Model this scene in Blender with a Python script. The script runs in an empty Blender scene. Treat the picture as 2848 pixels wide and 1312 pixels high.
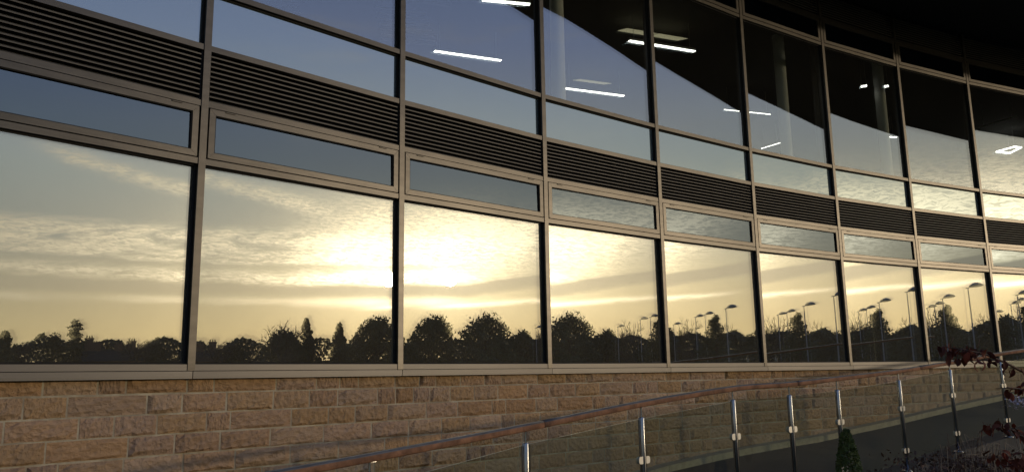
import bpy, math, random
from mathutils import Vector, Matrix, noise
random.seed(7)
R = math.radians
scene = bpy.context.scene
col = scene.collection
PI = math.pi

# ------------------------------------------------------------ camera
FPX, PITCH, ROLL = 2218.18, 0.174732, -0.016862
cd = bpy.data.cameras.new('camera'); cam = bpy.data.objects.new('camera', cd); col.objects.link(cam)
cd.sensor_width = 36.0; cd.lens = 36.0 * FPX / 2848.0
cd.clip_start = 0.05; cd.clip_end = 3000
_R = Vector((1, 0, 0)); _F = Vector((0, math.cos(PITCH), math.sin(PITCH))); _U = Vector((0, -math.sin(PITCH), math.cos(PITCH)))
CR = _R * math.cos(ROLL) + _U * math.sin(ROLL); CU = -_R * math.sin(ROLL) + _U * math.cos(ROLL)
cam.matrix_world = Matrix(((CR.x, CU.x, -_F.x, 0), (CR.y, CU.y, -_F.y, 0), (CR.z, CU.z, -_F.z, 0), (0, 0, 0, 1)))
scene.camera = cam

def inview(p, m=60):
    d = p.dot(_F)
    if d < .2: return False
    x = 1424 + FPX * p.dot(CR) / d; y = 656 - FPX * p.dot(CU) / d
    return -m < x < 2848 + m and -m < y < 1312 + m
def at(x, y, d):
    "a place seen in the photograph at depth d metres"
    v = _F * FPX + CR * (x - 1424) - CU * (y - 656)
    return v * (d / v.dot(_F))

# ------------------------------------------------------------ light
SUN_AZ, SUN_EL = -10.1, 6.95          # degrees, azimuth from +x
sd = Vector((math.cos(R(SUN_AZ)) * math.cos(R(SUN_EL)), math.sin(R(SUN_AZ)) * math.cos(R(SUN_EL)), math.sin(R(SUN_EL))))
sl = bpy.data.lights.new('sun', 'SUN'); sl.energy = .78; sl.angle = R(1.0); sl.color = (1.0, .78, .5)
sun = bpy.data.objects.new('sun', sl); col.objects.link(sun)
sun.rotation_euler = (-sd).to_track_quat('-Z', 'Y').to_euler()
scene.view_settings.view_transform = 'Standard'; scene.view_settings.look = 'None'
scene.view_settings.exposure = 0.0; scene.view_settings.gamma = 1.0; scene.view_settings.use_curve_mapping = False
scene.cycles.caustics_reflective = False; scene.cycles.caustics_refractive = False
scene.cycles.transparent_max_bounces = 24; scene.cycles.max_bounces = 8; scene.cycles.glossy_bounces = 5

# ------------------------------------------------------------ node maths helper
class NT:
    def __init__(s, nt): s.nt = nt; s.n = nt.nodes; s.l = nt.links
    def node(s, t, **k):
        n = s.n.new(t)
        for a, b in k.items(): setattr(n, a, b)
        return n
    def put(s, sock, v):
        if isinstance(v, bpy.types.NodeSocket): s.l.new(v, sock)
        else: sock.default_value = v
    def m(s, op, *a, clamp=False):
        n = s.node('ShaderNodeMath', operation=op, use_clamp=clamp)
        for i, v in enumerate(a): s.put(n.inputs[i], v)
        return n.outputs[0]
    def add(s, *a):
        r = a[0]
        for b in a[1:]: r = s.m('ADD', r, b)
        return r
    def mul(s, *a):
        r = a[0]
        for b in a[1:]: r = s.m('MULTIPLY', r, b)
        return r
    def sub(s, a, b): return s.m('SUBTRACT', a, b)
    def gauss(s, x, c, w):
        t = s.m('DIVIDE', s.sub(x, c), w)
        return s.m('EXPONENT', s.mul(s.mul(t, t), -1.0))
    def smooth(s, x, a, b):
        n = s.node('ShaderNodeMapRange', interpolation_type='SMOOTHSTEP')
        s.put(n.inputs[0], x); n.inputs[1].default_value = a; n.inputs[2].default_value = b
        n.inputs[3].default_value = 0; n.inputs[4].default_value = 1
        return n.outputs[0]
    def inv(s, x): return s.sub(1.0, x)
    def comb(s, x, y, z):
        n = s.node('ShaderNodeCombineXYZ')
        for i, v in enumerate((x, y, z)): s.put(n.inputs[i], v)
        return n.outputs[0]
    def noise(s, vec, scale, detail=4, rough=.55, dist=0.0):
        n = s.node('ShaderNodeTexNoise'); s.put(n.inputs['Vector'], vec)
        n.inputs['Scale'].default_value = scale; n.inputs['Detail'].default_value = detail
        n.inputs['Roughness'].default_value = rough; n.inputs['Distortion'].default_value = dist
        return n.outputs[0]
    def mix(s, f, a, b):
        n = s.node('ShaderNodeMix', data_type='RGBA')
        s.put(n.inputs[0], f)
        s.put(n.inputs[6], a if isinstance(a, bpy.types.NodeSocket) else (*a, 1)); s.put(n.inputs[7], b if isinstance(b, bpy.types.NodeSocket) else (*b, 1))
        return n.outputs[2]
    def cmul(s, c, f):
        n = s.node('ShaderNodeVectorMath', operation='SCALE'); s.put(n.inputs[0], c); s.put(n.inputs[3], f); return n.outputs[0]
    def cadd(s, a, b):
        n = s.node('ShaderNodeVectorMath', operation='ADD'); s.put(n.inputs[0], a); s.put(n.inputs[1], b); return n.outputs[0]
    def ramp(s, x, stops, mode='EASE'):
        n = s.node('ShaderNodeValToRGB'); s.put(n.inputs[0], x); e = n.color_ramp.elements; n.color_ramp.interpolation = mode
        while len(e) > 1: e.remove(e[-1])
        e[0].position = stops[0][0]; e[0].color = (*stops[0][1], 1)
        for p_, c_ in stops[1:]:
            k = e.new(p_); k.color = (*c_, 1)
        return n.outputs[0]

# ------------------------------------------------------------ sky
world = bpy.data.worlds.new('World'); scene.world = world; world.use_nodes = True
world.node_tree.nodes.clear(); W = NT(world.node_tree)
tc = W.node('ShaderNodeTexCoord'); sp = W.node('ShaderNodeSeparateXYZ'); W.l.new(tc.outputs['Generated'], sp.inputs[0])
X, Y, Z = sp.outputs
DEG = 180 / PI
az = W.mul(W.m('ARCTAN2', Y, X), DEG); el = W.mul(W.m('ARCSINE', Z), DEG)
sky = W.node('ShaderNodeTexSky', sky_type='NISHITA'); sky.sun_disc = False
sky.sun_elevation = R(SUN_EL); sky.sun_rotation = R(90 - SUN_AZ); sky.air_density = 1.2; sky.dust_density = 2.5
# gradient of the evening air, by elevation
t = W.m('DIVIDE', el, 90.0, clamp=True)
base = W.ramp(t, [(0.0, (.83, .67, .35)), (.035, (.69, .56, .30)), (.065, (.51, .455, .31)), (.10, (.33, .365, .345)), (.15, (.34, .42, .44)),
                  (.20, (.36, .44, .54)), (.26, (.27, .36, .60)), (.36, (.19, .28, .54)), (1.0, (.10, .17, .38))], 'LINEAR')
daz = W.sub(az, SUN_AZ); daz = W.mul(daz, math.cos(R(9)))
dele = W.sub(el, SUN_EL)
rr = W.m('SQRT', W.add(W.mul(daz, daz), W.mul(dele, dele)))
rw = W.m('SQRT', W.add(W.mul(daz, daz, .45), W.mul(dele, dele, 1.5)))
# cooler and darker away from the sun
away = W.smooth(W.m('ABSOLUTE', daz), 5, 60)
base = W.mix(W.mul(away, .75), base, W.ramp(t, [(0.0, (.58, .50, .27)), (.06, (.38, .375, .28)), (.10, (.25, .305, .29)), (.17, (.25, .35, .39)), (.22, (.17, .27, .48)), (.4, (.11, .19, .42)), (1.0, (.09, .15, .33))], 'LINEAR'))
# ---- clouds
v1 = W.comb(W.mul(az, .10), W.mul(el, .55), 0.0)
big = W.noise(v1, 1.0, 5, .6, .4)
v2 = W.comb(W.add(W.mul(az, .55), W.mul(el, .5)), W.mul(el, 2.3), 3.1)
rip = W.noise(v2, 3.2, 7, .66, .8)
v3 = W.comb(W.add(W.mul(az, .25), W.mul(el, -.35)), W.mul(el, 1.2), 9.7)
mid = W.noise(v3, 1.1, 5, .6, .6)
elw = W.add(el, W.mul(W.sub(big, .5), 1.5))
left = W.inv(W.smooth(az, -14, -6))
deckA = W.mul(W.smooth(elw, 7.75, 8.15), W.inv(W.smooth(elw, 9.6, 10.7)), W.smooth(mid, .30, .58), left)
deckB = W.mul(W.gauss(elw, 7.0, .42), W.smooth(mid, .25, .55), left)
hazeC = W.mul(W.gauss(W.add(el, W.mul(W.sub(big, .5), .5)), 5.35, .28), W.smooth(big, .3, .6), W.inv(W.smooth(az, -12, -8)), .55)
ctr = W.add(13.0, W.mul(W.add(az, 22.0), -.22))
streak = W.mul(W.mul(W.gauss(W.sub(elw, ctr), 0.3, .42), .8), W.smooth(az, -29, -25), W.inv(W.smooth(az, -17, -13)))
sunp = W.mul(W.gauss(az, -9.0, 5.5), W.gauss(elw, 10.6, 2.3))
rightd = W.mul(W.smooth(az, -9, -4), W.gauss(W.sub(elw, W.mul(W.add(az, 8.0), .45)), 8.6, 1.7), W.inv(W.smooth(az, 6, 30)), .75)
thin = W.mul(.9, W.gauss(W.sub(el, W.mul(W.sub(az, -8), .05)), 5.1, .15), W.smooth(az, -13, -9), W.inv(W.smooth(az, -4, 0)), W.smooth(mid, .25, .5))
high = W.mul(W.smooth(big, .52, .78), W.smooth(el, 11, 22), W.inv(W.smooth(el, 40, 80)), .16)
texd = W.smooth(rip, .38, .60)
cov = W.add(W.mul(W.add(deckA, deckB, streak, rightd), W.add(.26, W.mul(texd, .8))), W.mul(sunp, W.add(.34, W.mul(texd, .95))))
cov = W.m('MINIMUM', W.add(cov, hazeC, high, thin), 1.0)
# grey stratus bar just under the sun
belv = W.add(el, W.mul(W.sub(big, .5), .5), W.mul(W.sub(mid, .5), .35), W.mul(W.m('MAXIMUM', W.add(az, 9), 0.0), -.12))
bar = W.mul(W.smooth(belv, 5.45, 5.85), W.inv(W.smooth(belv, 6.38, 6.62)), W.inv(W.smooth(az, -2, 12)))
g1 = W.m('EXPONENT', W.mul(rw, -1 / 2.2)); g2 = W.m('EXPONENT', W.mul(rw, -1 / 6.5)); g3 = W.m('EXPONENT', W.mul(rr, -1 / 18.0))
near = W.add(W.mul(g1, 7.0), W.mul(g2, 2.7), W.mul(g3, .22))
lit = W.cmul(W.mix(W.m('MINIMUM', W.add(g2, W.mul(g3, .4)), 1.0), (.66, .575, .42), (1.0, .84, .55)), W.add(.84, near))
clear = W.cadd(base, W.cmul(W.comb(1.0, .82, .48), W.add(W.mul(g1, 2.2), W.mul(g2, .75), W.mul(g3, .06))))
skyc = W.mix(W.mul(cov, .95), clear, lit)
skyc = W.mix(W.mul(bar, W.add(.42, W.mul(W.smooth(az, -20, -11), .33))), skyc, W.cmul(W.comb(.50, .455, .345), W.add(.92, W.mul(g2, 1.1))))
skyc = W.cmul(skyc, 9.0)
nis = W.cmul(sky.outputs[0], .05)
tot = W.cadd(skyc, nis)
bg = W.node('ShaderNodeBackground'); bg.inputs[1].default_value = .10; W.l.new(tot, bg.inputs[0])
wo = W.node('ShaderNodeOutputWorld'); W.l.new(bg.outputs[0], wo.inputs[0])

# ------------------------------------------------------------ materials
def mat(name, colr=(.5, .5, .5), rough=.6, metal=0.0, var=0.0, vscale=3.0, bump=0.0, bscale=20.0, bdist=.01, spec=.5, objvar=0.0, col2=None, stretch=None, coat=0.0):
    m = bpy.data.materials.new(name); m.use_nodes = True; N = NT(m.node_tree); b = m.node_tree.nodes['Principled BSDF']
    b.inputs['Roughness'].default_value = rough; b.inputs['Metallic'].default_value = metal; b.inputs['Specular IOR Level'].default_value = spec
    b.inputs['Coat Weight'].default_value = coat
    tcn = N.node('ShaderNodeTexCoord'); vec = tcn.outputs['Object']
    oi = N.node('ShaderNodeObjectInfo')
    off = N.comb(N.mul(oi.outputs['Random'], 37.0), N.mul(oi.outputs['Random'], 91.0), 0.0)
    vec = N.cadd(vec, off)
    if stretch:
        mp = N.node('ShaderNodeMapping'); N.l.new(vec, mp.inputs[0]); mp.inputs['Scale'].default_value = stretch; vec = mp.outputs[0]
    c = colr; c2 = col2 or tuple(x * .6 for x in colr)
    if var > 0:
        nz = N.noise(vec, vscale, 6, .62)
        c = N.mix(N.mul(N.smooth(nz, .3, .72), var), colr, c2)
    else: c = N.mix(0.0, colr, colr)
    if objvar > 0:
        hsv = N.node('ShaderNodeHueSaturation'); N.l.new(c, hsv.inputs['Color'])
        N.put(hsv.inputs['Value'], N.add(1 - objvar / 2, N.mul(oi.outputs['Random'], objvar)))
        N.put(hsv.inputs['Saturation'], N.add(.85, N.mul(N.m('FRACT', N.mul(oi.outputs['Random'], 7.3)), .25)))
        N.put(hsv.inputs['Hue'], N.add(.492, N.mul(N.m('FRACT', N.mul(oi.outputs['Random'], 3.7)), .010)))
        c = hsv.outputs[0]
    N.l.new(c, b.inputs['Base Color'])
    if bump > 0:
        bn = N.node('ShaderNodeBump'); bn.inputs['Strength'].default_value = bump; bn.inputs['Distance'].default_value = bdist
        N.l.new(N.noise(vec, bscale, 6, .65), bn.inputs['Height']); N.l.new(bn.outputs[0], b.inputs['Normal'])
    return m

def glass(name, refl, tint=(.75, .8, .78), rcol=(1, 1, 1), wob=.0005, wscale=.9, base=None, film=0.0):
    m = bpy.data.materials.new(name); m.use_nodes = True; m.node_tree.nodes.clear(); N = NT(m.node_tree)
    tcn = N.node('ShaderNodeTexCoord'); oi = N.node('ShaderNodeObjectInfo')
    vec = N.cadd(tcn.outputs['Object'], N.comb(N.mul(oi.outputs['Random'], 53.0), 0.0, N.mul(oi.outputs['Random'], 17.0)))
    gl = N.node('ShaderNodeBsdfGlossy'); gl.inputs['Roughness'].default_value = 0.0; gl.inputs['Color'].default_value = (*rcol, 1)
    bn = N.node('ShaderNodeBump'); bn.inputs['Strength'].default_value = 1.0; bn.inputs['Distance'].default_value = wob
    N.l.new(N.noise(vec, wscale, 1.5, .4), bn.inputs['Height']); N.l.new(bn.outputs[0], gl.inputs['Normal'])
    if base:
        tr = N.node('ShaderNodeBsdfDiffuse'); tr.inputs['Color'].default_value = (*base, 1)
    else:
        tr = N.node('ShaderNodeBsdfTransparent'); tr.inputs['Color'].default_value = (*tint, 1)
    lw = N.node('ShaderNodeLayerWeight'); lw.inputs[0].default_value = .5
    fres = N.add(.04, N.mul(.96, N.m('POWER', lw.outputs['Facing'], 5.0)))
    # uneven dusty film that also paints in haze over dark reflections
    dust_haze = N.noise(vec, 2.2, 5, .6)
    fac = N.m('MINIMUM', N.mul(N.add(refl, N.mul(fres, .55)), N.add(.97, N.mul(dust_haze, .05))), 1.0)
    ms = N.node('ShaderNodeMixShader'); N.l.new(fac, ms.inputs[0]); N.l.new(tr.outputs[0], ms.inputs[1]); N.l.new(gl.outputs[0], ms.inputs[2])
    if film:
        df = N.node('ShaderNodeBsdfDiffuse'); df.inputs['Color'].default_value = (.58, .52, .40, 1)
        m2 = N.node('ShaderNodeMixShader'); N.put(m2.inputs[0], N.mul(film, N.add(.5, dust_haze))); N.l.new(ms.outputs[0], m2.inputs[1]); N.l.new(df.outputs[0], m2.inputs[2]); ms = m2
    o = N.node('ShaderNodeOutputMaterial'); N.l.new(ms.outputs[0], o.inputs[0])
    return m
def clear(name, tint):
    m = bpy.data.materials.new(name); m.use_nodes = True; m.node_tree.nodes.clear(); N = NT(m.node_tree)
    tr = N.node('ShaderNodeBsdfTransparent'); tr.inputs['Color'].default_value = (*tint, 1)
    o = N.node('ShaderNodeOutputMaterial'); N.l.new(tr.outputs[0], o.inputs[0]); return m
def emis(name, c, s):
    m = bpy.data.materials.new(name); m.use_nodes = True; b = m.node_tree.nodes['Principled BSDF']
    b.inputs['Base Color'].default_value = (.8, .8, .8, 1); b.inputs['Emission Color'].default_value = (*c, 1); b.inputs['Emission Strength'].default_value = s
    return m

M = {}
M['frame'] = mat('anodised_bronze_frame', (.092, .086, .080), .36, .8, .6, 2.6, .2, 60, .002, col2=(.06, .056, .053), stretch=(1, 1, 6))
M['frame_dark'] = mat('dark_bronze_frame', (.09, .08, .075), .5, .3, .3, 3.0)
M['sill'] = mat('grey_metal_sill', (.135, .128, .124), .45, .6, .45, 1.6, .15, 30, .002, col2=(.17, .16, .155), stretch=(1, 1, 8))
M['slat'] = mat('louvre_slat_paint', (.085, .083, .085), .5, .2, .2, 3)
M['black'] = mat('black_rubber', (.006, .006, .007), .8)
M['glass_low'] = glass('reflective_window_glass', .40, (.88, .89, .87), (.98, .99, 1.0), wob=.00022, film=.07)
M['glass_low_in'] = glass('inner_window_glass', .55, (.6, .62, .6), (1, .99, .95), .0002)
M['glass_up'] = glass('upper_window_glass', .27, (.93, .94, .94), (.90, .95, 1.0), film=.012)
M['glass_up_in'] = glass('upper_inner_glass', .15, (.93, .94, .93), (.85, .93, 1), .0003)
M['glass_vent'] = glass('vent_window_glass', .22, (.35, .38, .42), (.74, .86, 1.0))
M['spandrel'] = glass('spandrel_glass', .40, rcol=(.86, .96, 1.0), wob=.0013, wscale=1.6, base=(.10, .13, .14))
M['clear'] = clear('clear_glass_body', (.96, .97, .96))
M['mortar'] = mat('pale_lime_mortar', (.52, .46, .34), .95, 0, .9, 5, .6, 90, .004, col2=(.27, .22, .155))
M['stone'] = mat('split_sandstone', (.53, .36, .215), .92, 0, .75, 7.0, .85, 42, .012, objvar=.22, col2=(.42, .275, .16), spec=.2)
_n = NT(M['stone'].node_tree); _b = M['stone'].node_tree.nodes['Principled BSDF']; _old = [n for n in _n.n if n.type == 'BUMP'][0]
_tc = _n.node('ShaderNodeTexCoord'); _oi = _n.node('ShaderNodeObjectInfo'); _mp = _n.node('ShaderNodeMapping'); _mp.inputs['Scale'].default_value = (2.6, 2.6, 1.0)
_n.l.new(_n.cadd(_tc.outputs['Object'], _n.comb(_n.mul(_oi.outputs['Random'], 37.0), 0.0, 0.0)), _mp.inputs[0])
_vo = _n.node('ShaderNodeTexVoronoi', feature='F1'); _vo.inputs['Scale'].default_value = 3.2; _n.l.new(_n.cadd(_mp.outputs[0], _n.cmul(_n.comb(_n.noise(_mp.outputs[0], 6, 3), _n.noise(_mp.outputs[0], 7, 3), 0.0), .35)), _vo.inputs['Vector'])
_b2 = _n.node('ShaderNodeBump'); _b2.inputs['Strength'].default_value = .8; _b2.inputs['Distance'].default_value = .03
_n.l.new(_vo.outputs[0], _b2.inputs['Height']); _n.l.new(_old.outputs[0], _b2.inputs['Normal']); _n.l.new(_b2.outputs[0], _b.inputs['Normal'])
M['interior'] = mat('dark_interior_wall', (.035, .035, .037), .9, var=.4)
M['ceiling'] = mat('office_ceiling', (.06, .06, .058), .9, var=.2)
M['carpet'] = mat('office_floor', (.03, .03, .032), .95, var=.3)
M['column'] = mat('painted_column', (.85, .86, .80), .7, var=.2)
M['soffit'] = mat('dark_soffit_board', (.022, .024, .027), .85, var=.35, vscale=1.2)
M['roof'] = mat('grey_roof_edge', (.12, .12, .125), .5, .3, .2)
M['tube'] = emis('lit_fluorescent_tube', (1.0, .97, .88), 5.5)
M['glow'] = emis('uplit_ceiling_glow', (1.0, .9, .55), .36)  # emission paints the tube's light falling on the ceiling
M['lampmetal'] = mat('white_lamp_body', (.5, .5, .48), .4)
M['ground'] = mat('grassy_ground', (.045, .06, .022), .95, 0, .8, .6, .5, 4, .05, col2=(.08, .075, .04))
M['soil'] = mat('dark_bed_soil', (.03, .022, .016), .97, 0, .6, 8, .9, 30, .03)
M['ramp'] = mat('dark_ramp_paving', (.013, .016, .019), .75, 0, .6, 5, .4, 60, .006, col2=(.015, .017, .02))
_n = NT(M['ramp'].node_tree); _b = M['ramp'].node_tree.nodes['Principled BSDF']; _tc = _n.node('ShaderNodeTexCoord'); _br = _n.node('ShaderNodeTexBrick')
_mp = _n.node('ShaderNodeMapping'); _mp.inputs['Rotation'].default_value = (0, 0, R(40)); _n.l.new(_tc.outputs['Object'], _mp.inputs[0]); _n.l.new(_mp.outputs[0], _br.inputs['Vector'])
_br.inputs['Scale'].default_value = 5.0; _br.inputs['Mortar Size'].default_value = .02; _br.inputs['Color1'].default_value = (.024, .028, .034, 1); _br.inputs['Color2'].default_value = (.014, .017, .022, 1); _br.inputs['Mortar'].default_value = (.05, .048, .042, 1)
_n.l.new(_br.outputs[0], _b.inputs['Base Color'])
M['kerb'] = mat('weathered_kerb_stone', (.46, .40, .27), .9, 0, .7, 9, .5, 50, .008, col2=(.28, .24, .17))
M['steel'] = mat('brushed_stainless_steel', (.40, .40, .41), .24, 1.0, .2, 20)
_n = NT(M['steel'].node_tree); _b = M['steel'].node_tree.nodes['Principled BSDF']; _b.inputs['Anisotropic'].default_value = .9; _b.inputs['Anisotropic Rotation'].default_value = .25
_t = _n.node('ShaderNodeTangent', direction_type='RADIAL', axis='Z'); _n.l.new(_t.outputs[0], _b.inputs['Tangent'])
M['clampm'] = mat('satin_steel_clamp', (.62, .61, .58), .42, .7, .15, 20)
M['wood'] = mat('weathered_hardwood', (.34, .175, .10), .85, 0, .95, 9.0, .9, 45, .006, col2=(.15, .08, .05), spec=.2)
M['wood_skytone'] = mat('sky_grey_hardwood', (.13, .125, .12), .5, 0, .8, 7, .5, 40, .003, col2=(.06, .052, .047), coat=.1)  # grey tone paints the sky's reflection into the rail top
M['bal'] = glass('balustrade_glass', .07, (.70, .76, .68), (.9, .95, .9), .0003, film=.05)
M['baledge'] = mat('cut_glass_edge', (.50, .44, .22), .3, var=.2)
M['bark'] = mat('tree_bark', (.07, .055, .04), .95, 0, .5, 6, .5, 20, .02)
M['leaf'] = mat('evergreen_foliage', (.09, .085, .04), .8, 0, .7, .8, objvar=.4, col2=(.03, .04, .018))
M['leaf2'] = mat('dull_green_foliage', (.075, .08, .035), .8, 0, .7, .8, objvar=.4, col2=(.045, .05, .025))
M['conifer'] = mat('dwarf_conifer_foliage', (.085, .12, .03), .75, 0, .8, 14, objvar=.2, col2=(.035, .055, .015))
M['copper'] = mat('copper_red_leaf', (.13, .034, .018), .75, 0, .6, 20, .3, 60, .002, objvar=.7, col2=(.05, .014, .009), spec=.15)
M['twig'] = mat('pale_dry_twig', (.30, .225, .15), .8, var=.4)
M['twigdark'] = mat('dark_red_twig', (.075, .038, .024), .8, var=.4)
M['petal'] = mat('pale_petal', (.52, .44, .50), .6, var=.3, vscale=30)
M['brickfar'] = mat('far_brick', (.16, .09, .06), .9, var=.4)
M['slate'] = mat('far_slate', (.04, .04, .04), .95, spec=.05, var=.4)
M['pane_far'] = mat('far_window_pane', (.02, .025, .03), .1)
M['lampdark'] = mat('grey_galvanised_steel', (.28, .28, .27), .6, .2, .2)

# ------------------------------------------------------------ mesh helpers
class MB:
    def __init__(s): s.v = []; s.f = []; s.mi = []
    def quad(s, a, b, c, d, m=0):
        n = len(s.v); s.v += [tuple(a), tuple(b), tuple(c), tuple(d)]; s.f.append((n, n + 1, n + 2, n + 3)); s.mi.append(m)
    def hexa(s, p, m=0, mf=None):
        "8 points: bottom loop 0-3, top loop 4-7"
        n = len(s.v); s.v += [tuple(q) for q in p]
        fs = [(0, 3, 2, 1), (4, 5, 6, 7), (0, 1, 5, 4), (1, 2, 6, 5), (2, 3, 7, 6), (3, 0, 4, 7)]
        for i, f in enumerate(fs): s.f.append(tuple(n + k for k in f)); s.mi.append(mf[i] if mf else m)
    def box(s, x0, x1, y0, y1, z0, z1, m=0, mf=None):
        s.hexa([(x0, y0, z0), (x1, y0, z0), (x1, y1, z0), (x0, y1, z0), (x0, y0, z1), (x1, y0, z1), (x1, y1, z1), (x0, y1, z1)], m, mf)
    def tube(s, pts, rad, n=8, m=0, cap=True):
        pts = [Vector(q) for q in pts]; rad = rad if isinstance(rad, (list, tuple)) else [rad] * len(pts)
        base = len(s.v); prev = None
        for i, q in enumerate(pts):
            t_ = (pts[min(i + 1, len(pts) - 1)] - pts[max(i - 1, 0)])
            t_ = t_.normalized() if t_.length > 1e-9 else Vector((0, 0, 1))
            a = prev - t_ * prev.dot(t_) if prev is not None else t_.cross(Vector((0, 0, 1)) if abs(t_.z) < .95 else Vector((1, 0, 0)))
            a = a.normalized() if a.length > 1e-6 else Vector((1, 0, 0)); prev = a; b = t_.cross(a)
            for k in range(n):
                an = 2 * PI * k / n; s.v.append(tuple(q + (a * math.cos(an) + b * math.sin(an)) * rad[i]))
        for i in range(len(pts) - 1):
            for k in range(n):
                s.f.append((base + i * n + k, base + i * n + (k + 1) % n, base + (i + 1) * n + (k + 1) % n, base + (i + 1) * n + k)); s.mi.append(m)
        if cap:
            s.f.append(tuple(base + k for k in reversed(range(n)))); s.mi.append(m)
            s.f.append(tuple(base + (len(pts) - 1) * n + k for k in range(n))); s.mi.append(m)
    def mesh(s, name, mats, smooth=False):
        me = bpy.data.meshes.new(name); me.from_pydata(s.v, [], s.f)
        for m in mats: me.materials.append(m)
        me.polygons.foreach_set('material_index', s.mi)
        if smooth: me.polygons.foreach_set('use_smooth', [True] * len(me.polygons))
        me.update(); return me
def obj(name, me, parent=None, mw=None):
    o = bpy.data.objects.new(name, me); col.objects.link(o)
    if parent is not None: o.parent = parent
    if mw is not None: o.matrix_local = mw
    return o
def empty(name, loc=(0, 0, 0), rz=0):
    o = bpy.data.objects.new(name, None); col.objects.link(o); o.location = loc; o.rotation_euler = (0, 0, rz); o.empty_display_size = .2
    return o
def tag(o, label=None, cat=None, group=None, kind=None):
    if label: o['label'] = label
    if cat: o['category'] = cat
    if group: o['group'] = group
    if kind: o['kind'] = kind
    return o

# ------------------------------------------------------------ facade geometry
WP = 2.2183
TH = {-1: 49.5, 0: 46.2, 1: 44.36, 2: 42.21, 3: 38.64, 4: 36.68, 5: 33.34, 6: 30.21, 7: 27.61, 8: 24.6, 9: 22.0, 10: 19.4}
PT = {1: Vector((-2.782, 6.959))}
def dirv(i): return Vector((math.cos(R(TH[i])), math.sin(R(TH[i]))))
PT[0] = PT[1] - dirv(0) * WP; PT[-1] = PT[0] - dirv(-1) * WP
for i in range(1, 11): PT[i + 1] = PT[i] + dirv(i) * WP
def frame(i): return Matrix.Translation((PT[i].x, PT[i].y, 0)) @ Matrix.Rotation(R(TH[i]), 4, 'Z')
def onwall(s, off=0.0, z=0.0):
    "point at run s along the wall (0 at mullion 0), off = towards the viewer"
    i = max(-1, min(10, math.floor(s / WP)))
    u = s - i * WP; d = dirv(i); q = PT[i] + d * u + Vector((d.y, -d.x)) * off
    return Vector((q.x, q.y, z)), TH[i]
ZW, ZL0, ZL1, ZL2, ZL3, ZL4, ZL5, ZL6, ZL7 = .05, .154, 1.962, 2.505, 3.045, 3.627, 5.962, 6.491, 7.03
HT = .0275     # half transom
ZG = -1.6

bld = empty('office_building', (PT[0].x, PT[0].y, ZG))
tag(bld, 'curved office building with bronze framed mirror windows above a sandstone base', 'building')
BL = Matrix.Translation(bld.location).inverted()
def part(name, me, i=None, mw=None, parent=bld):
    w = frame(i) if i is not None else (mw or Matrix.Identity(4))
    return obj(name, me, parent, BL @ w if parent is bld else w)

# mullion
mb = MB(); mb.box(-.0325, .0325, 0, .15, .1, ZL7 + .05)
mull = mb.mesh('mullion', [M['frame']])
for i in range(-1, 12):
    a = TH.get(i, TH[10]); b = TH.get(i - 1, TH[-1])
    o = part('mullion', mull, mw=Matrix.Translation((PT[i].x, PT[i].y, 0)) @ Matrix.Rotation(R((a + b) / 2), 4, 'Z'))
# transoms: one mesh per level
def bx(u0, u1, v0, v1, z0, z1, m): b_ = MB(); b_.box(u0, u1, v0, v1, z0, z1); return b_.mesh('transom', [m])
U0, U1 = .031, WP - .031
tr_meshes = [bx(U0, U1, .010, .14, z - HT, z + HT, M['frame']) for z in (ZL1, ZL2, ZL3, ZL4, ZL5, ZL6)]
tr_bot = bx(U0, U1, .008, .14, .1005, ZL0, M['sill'])
tr_bot.name = 'bottom_rail'
mb = MB()
mb.hexa([(.004, -.035, .048), (WP - .004, -.035, .048), (WP - .004, .12, .048), (.004, .12, .048),
         (.004, -.035, .094), (WP - .004, -.035, .094), (WP - .004, .12, .1), (.004, .12, .1)])
mb.box(.004, WP - .004, -.031, -.02, .032, .048)
sill_me = mb.mesh('sill', [M['sill']])
# glazing units: pane box whose front face (index 2 of hexa = y0 side) mirrors
def pane(z0, z1, y, mfront, t=.006, u0=.045, u1=None, dz=.006):
    b_ = MB(); u1 = WP - u0 if u1 is None else u1
    b_.box(u0, u1, y, y + t, z0 + dz, z1 - dz, 0, [1, 1, 0, 1, 1, 1]); return b_.mesh('window_pane', [mfront, M['clear']])
def gask(z0, z1, u0=.0335, y0=.045, y1=.075, w=.016):
    b_ = MB(); u1 = WP - u0
    b_.box(u0, u1, y0, y1, z1 - w, z1 - .0005); b_.box(u0, u1, y0, y1, z0 + .0005, z0 + w)
    b_.box(u0, u0 + w, y0 + .001, y1, z0 + w, z1 - w); b_.box(u1 - w, u1, y0 + .001, y1, z0 + w, z1 - w)
    return b_.mesh('gasket', [M['black']])
low_o = pane(ZL0, ZL1 - HT, .062, M['glass_low']); low_i = pane(ZL0, ZL1 - HT, .088, M['glass_low_in'])
up_o = pane(ZL4 + HT, ZL5 - HT, .062, M['glass_up']); up_i = pane(ZL4 + HT, ZL5 - HT, .088, M['glass_up_in'])
spn = MB(); spn.box(.045, WP - .045, .062, .075, ZL3 + HT + .004, ZL4 - HT - .004); spn = spn.mesh('spandrel_panel', [M['spandrel']])
gk_low = gask(ZL0, ZL1 - HT); gk_up = gask(ZL4 + HT, ZL5 - HT); gk_sp = gask(ZL3 + HT, ZL4 - HT)
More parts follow.
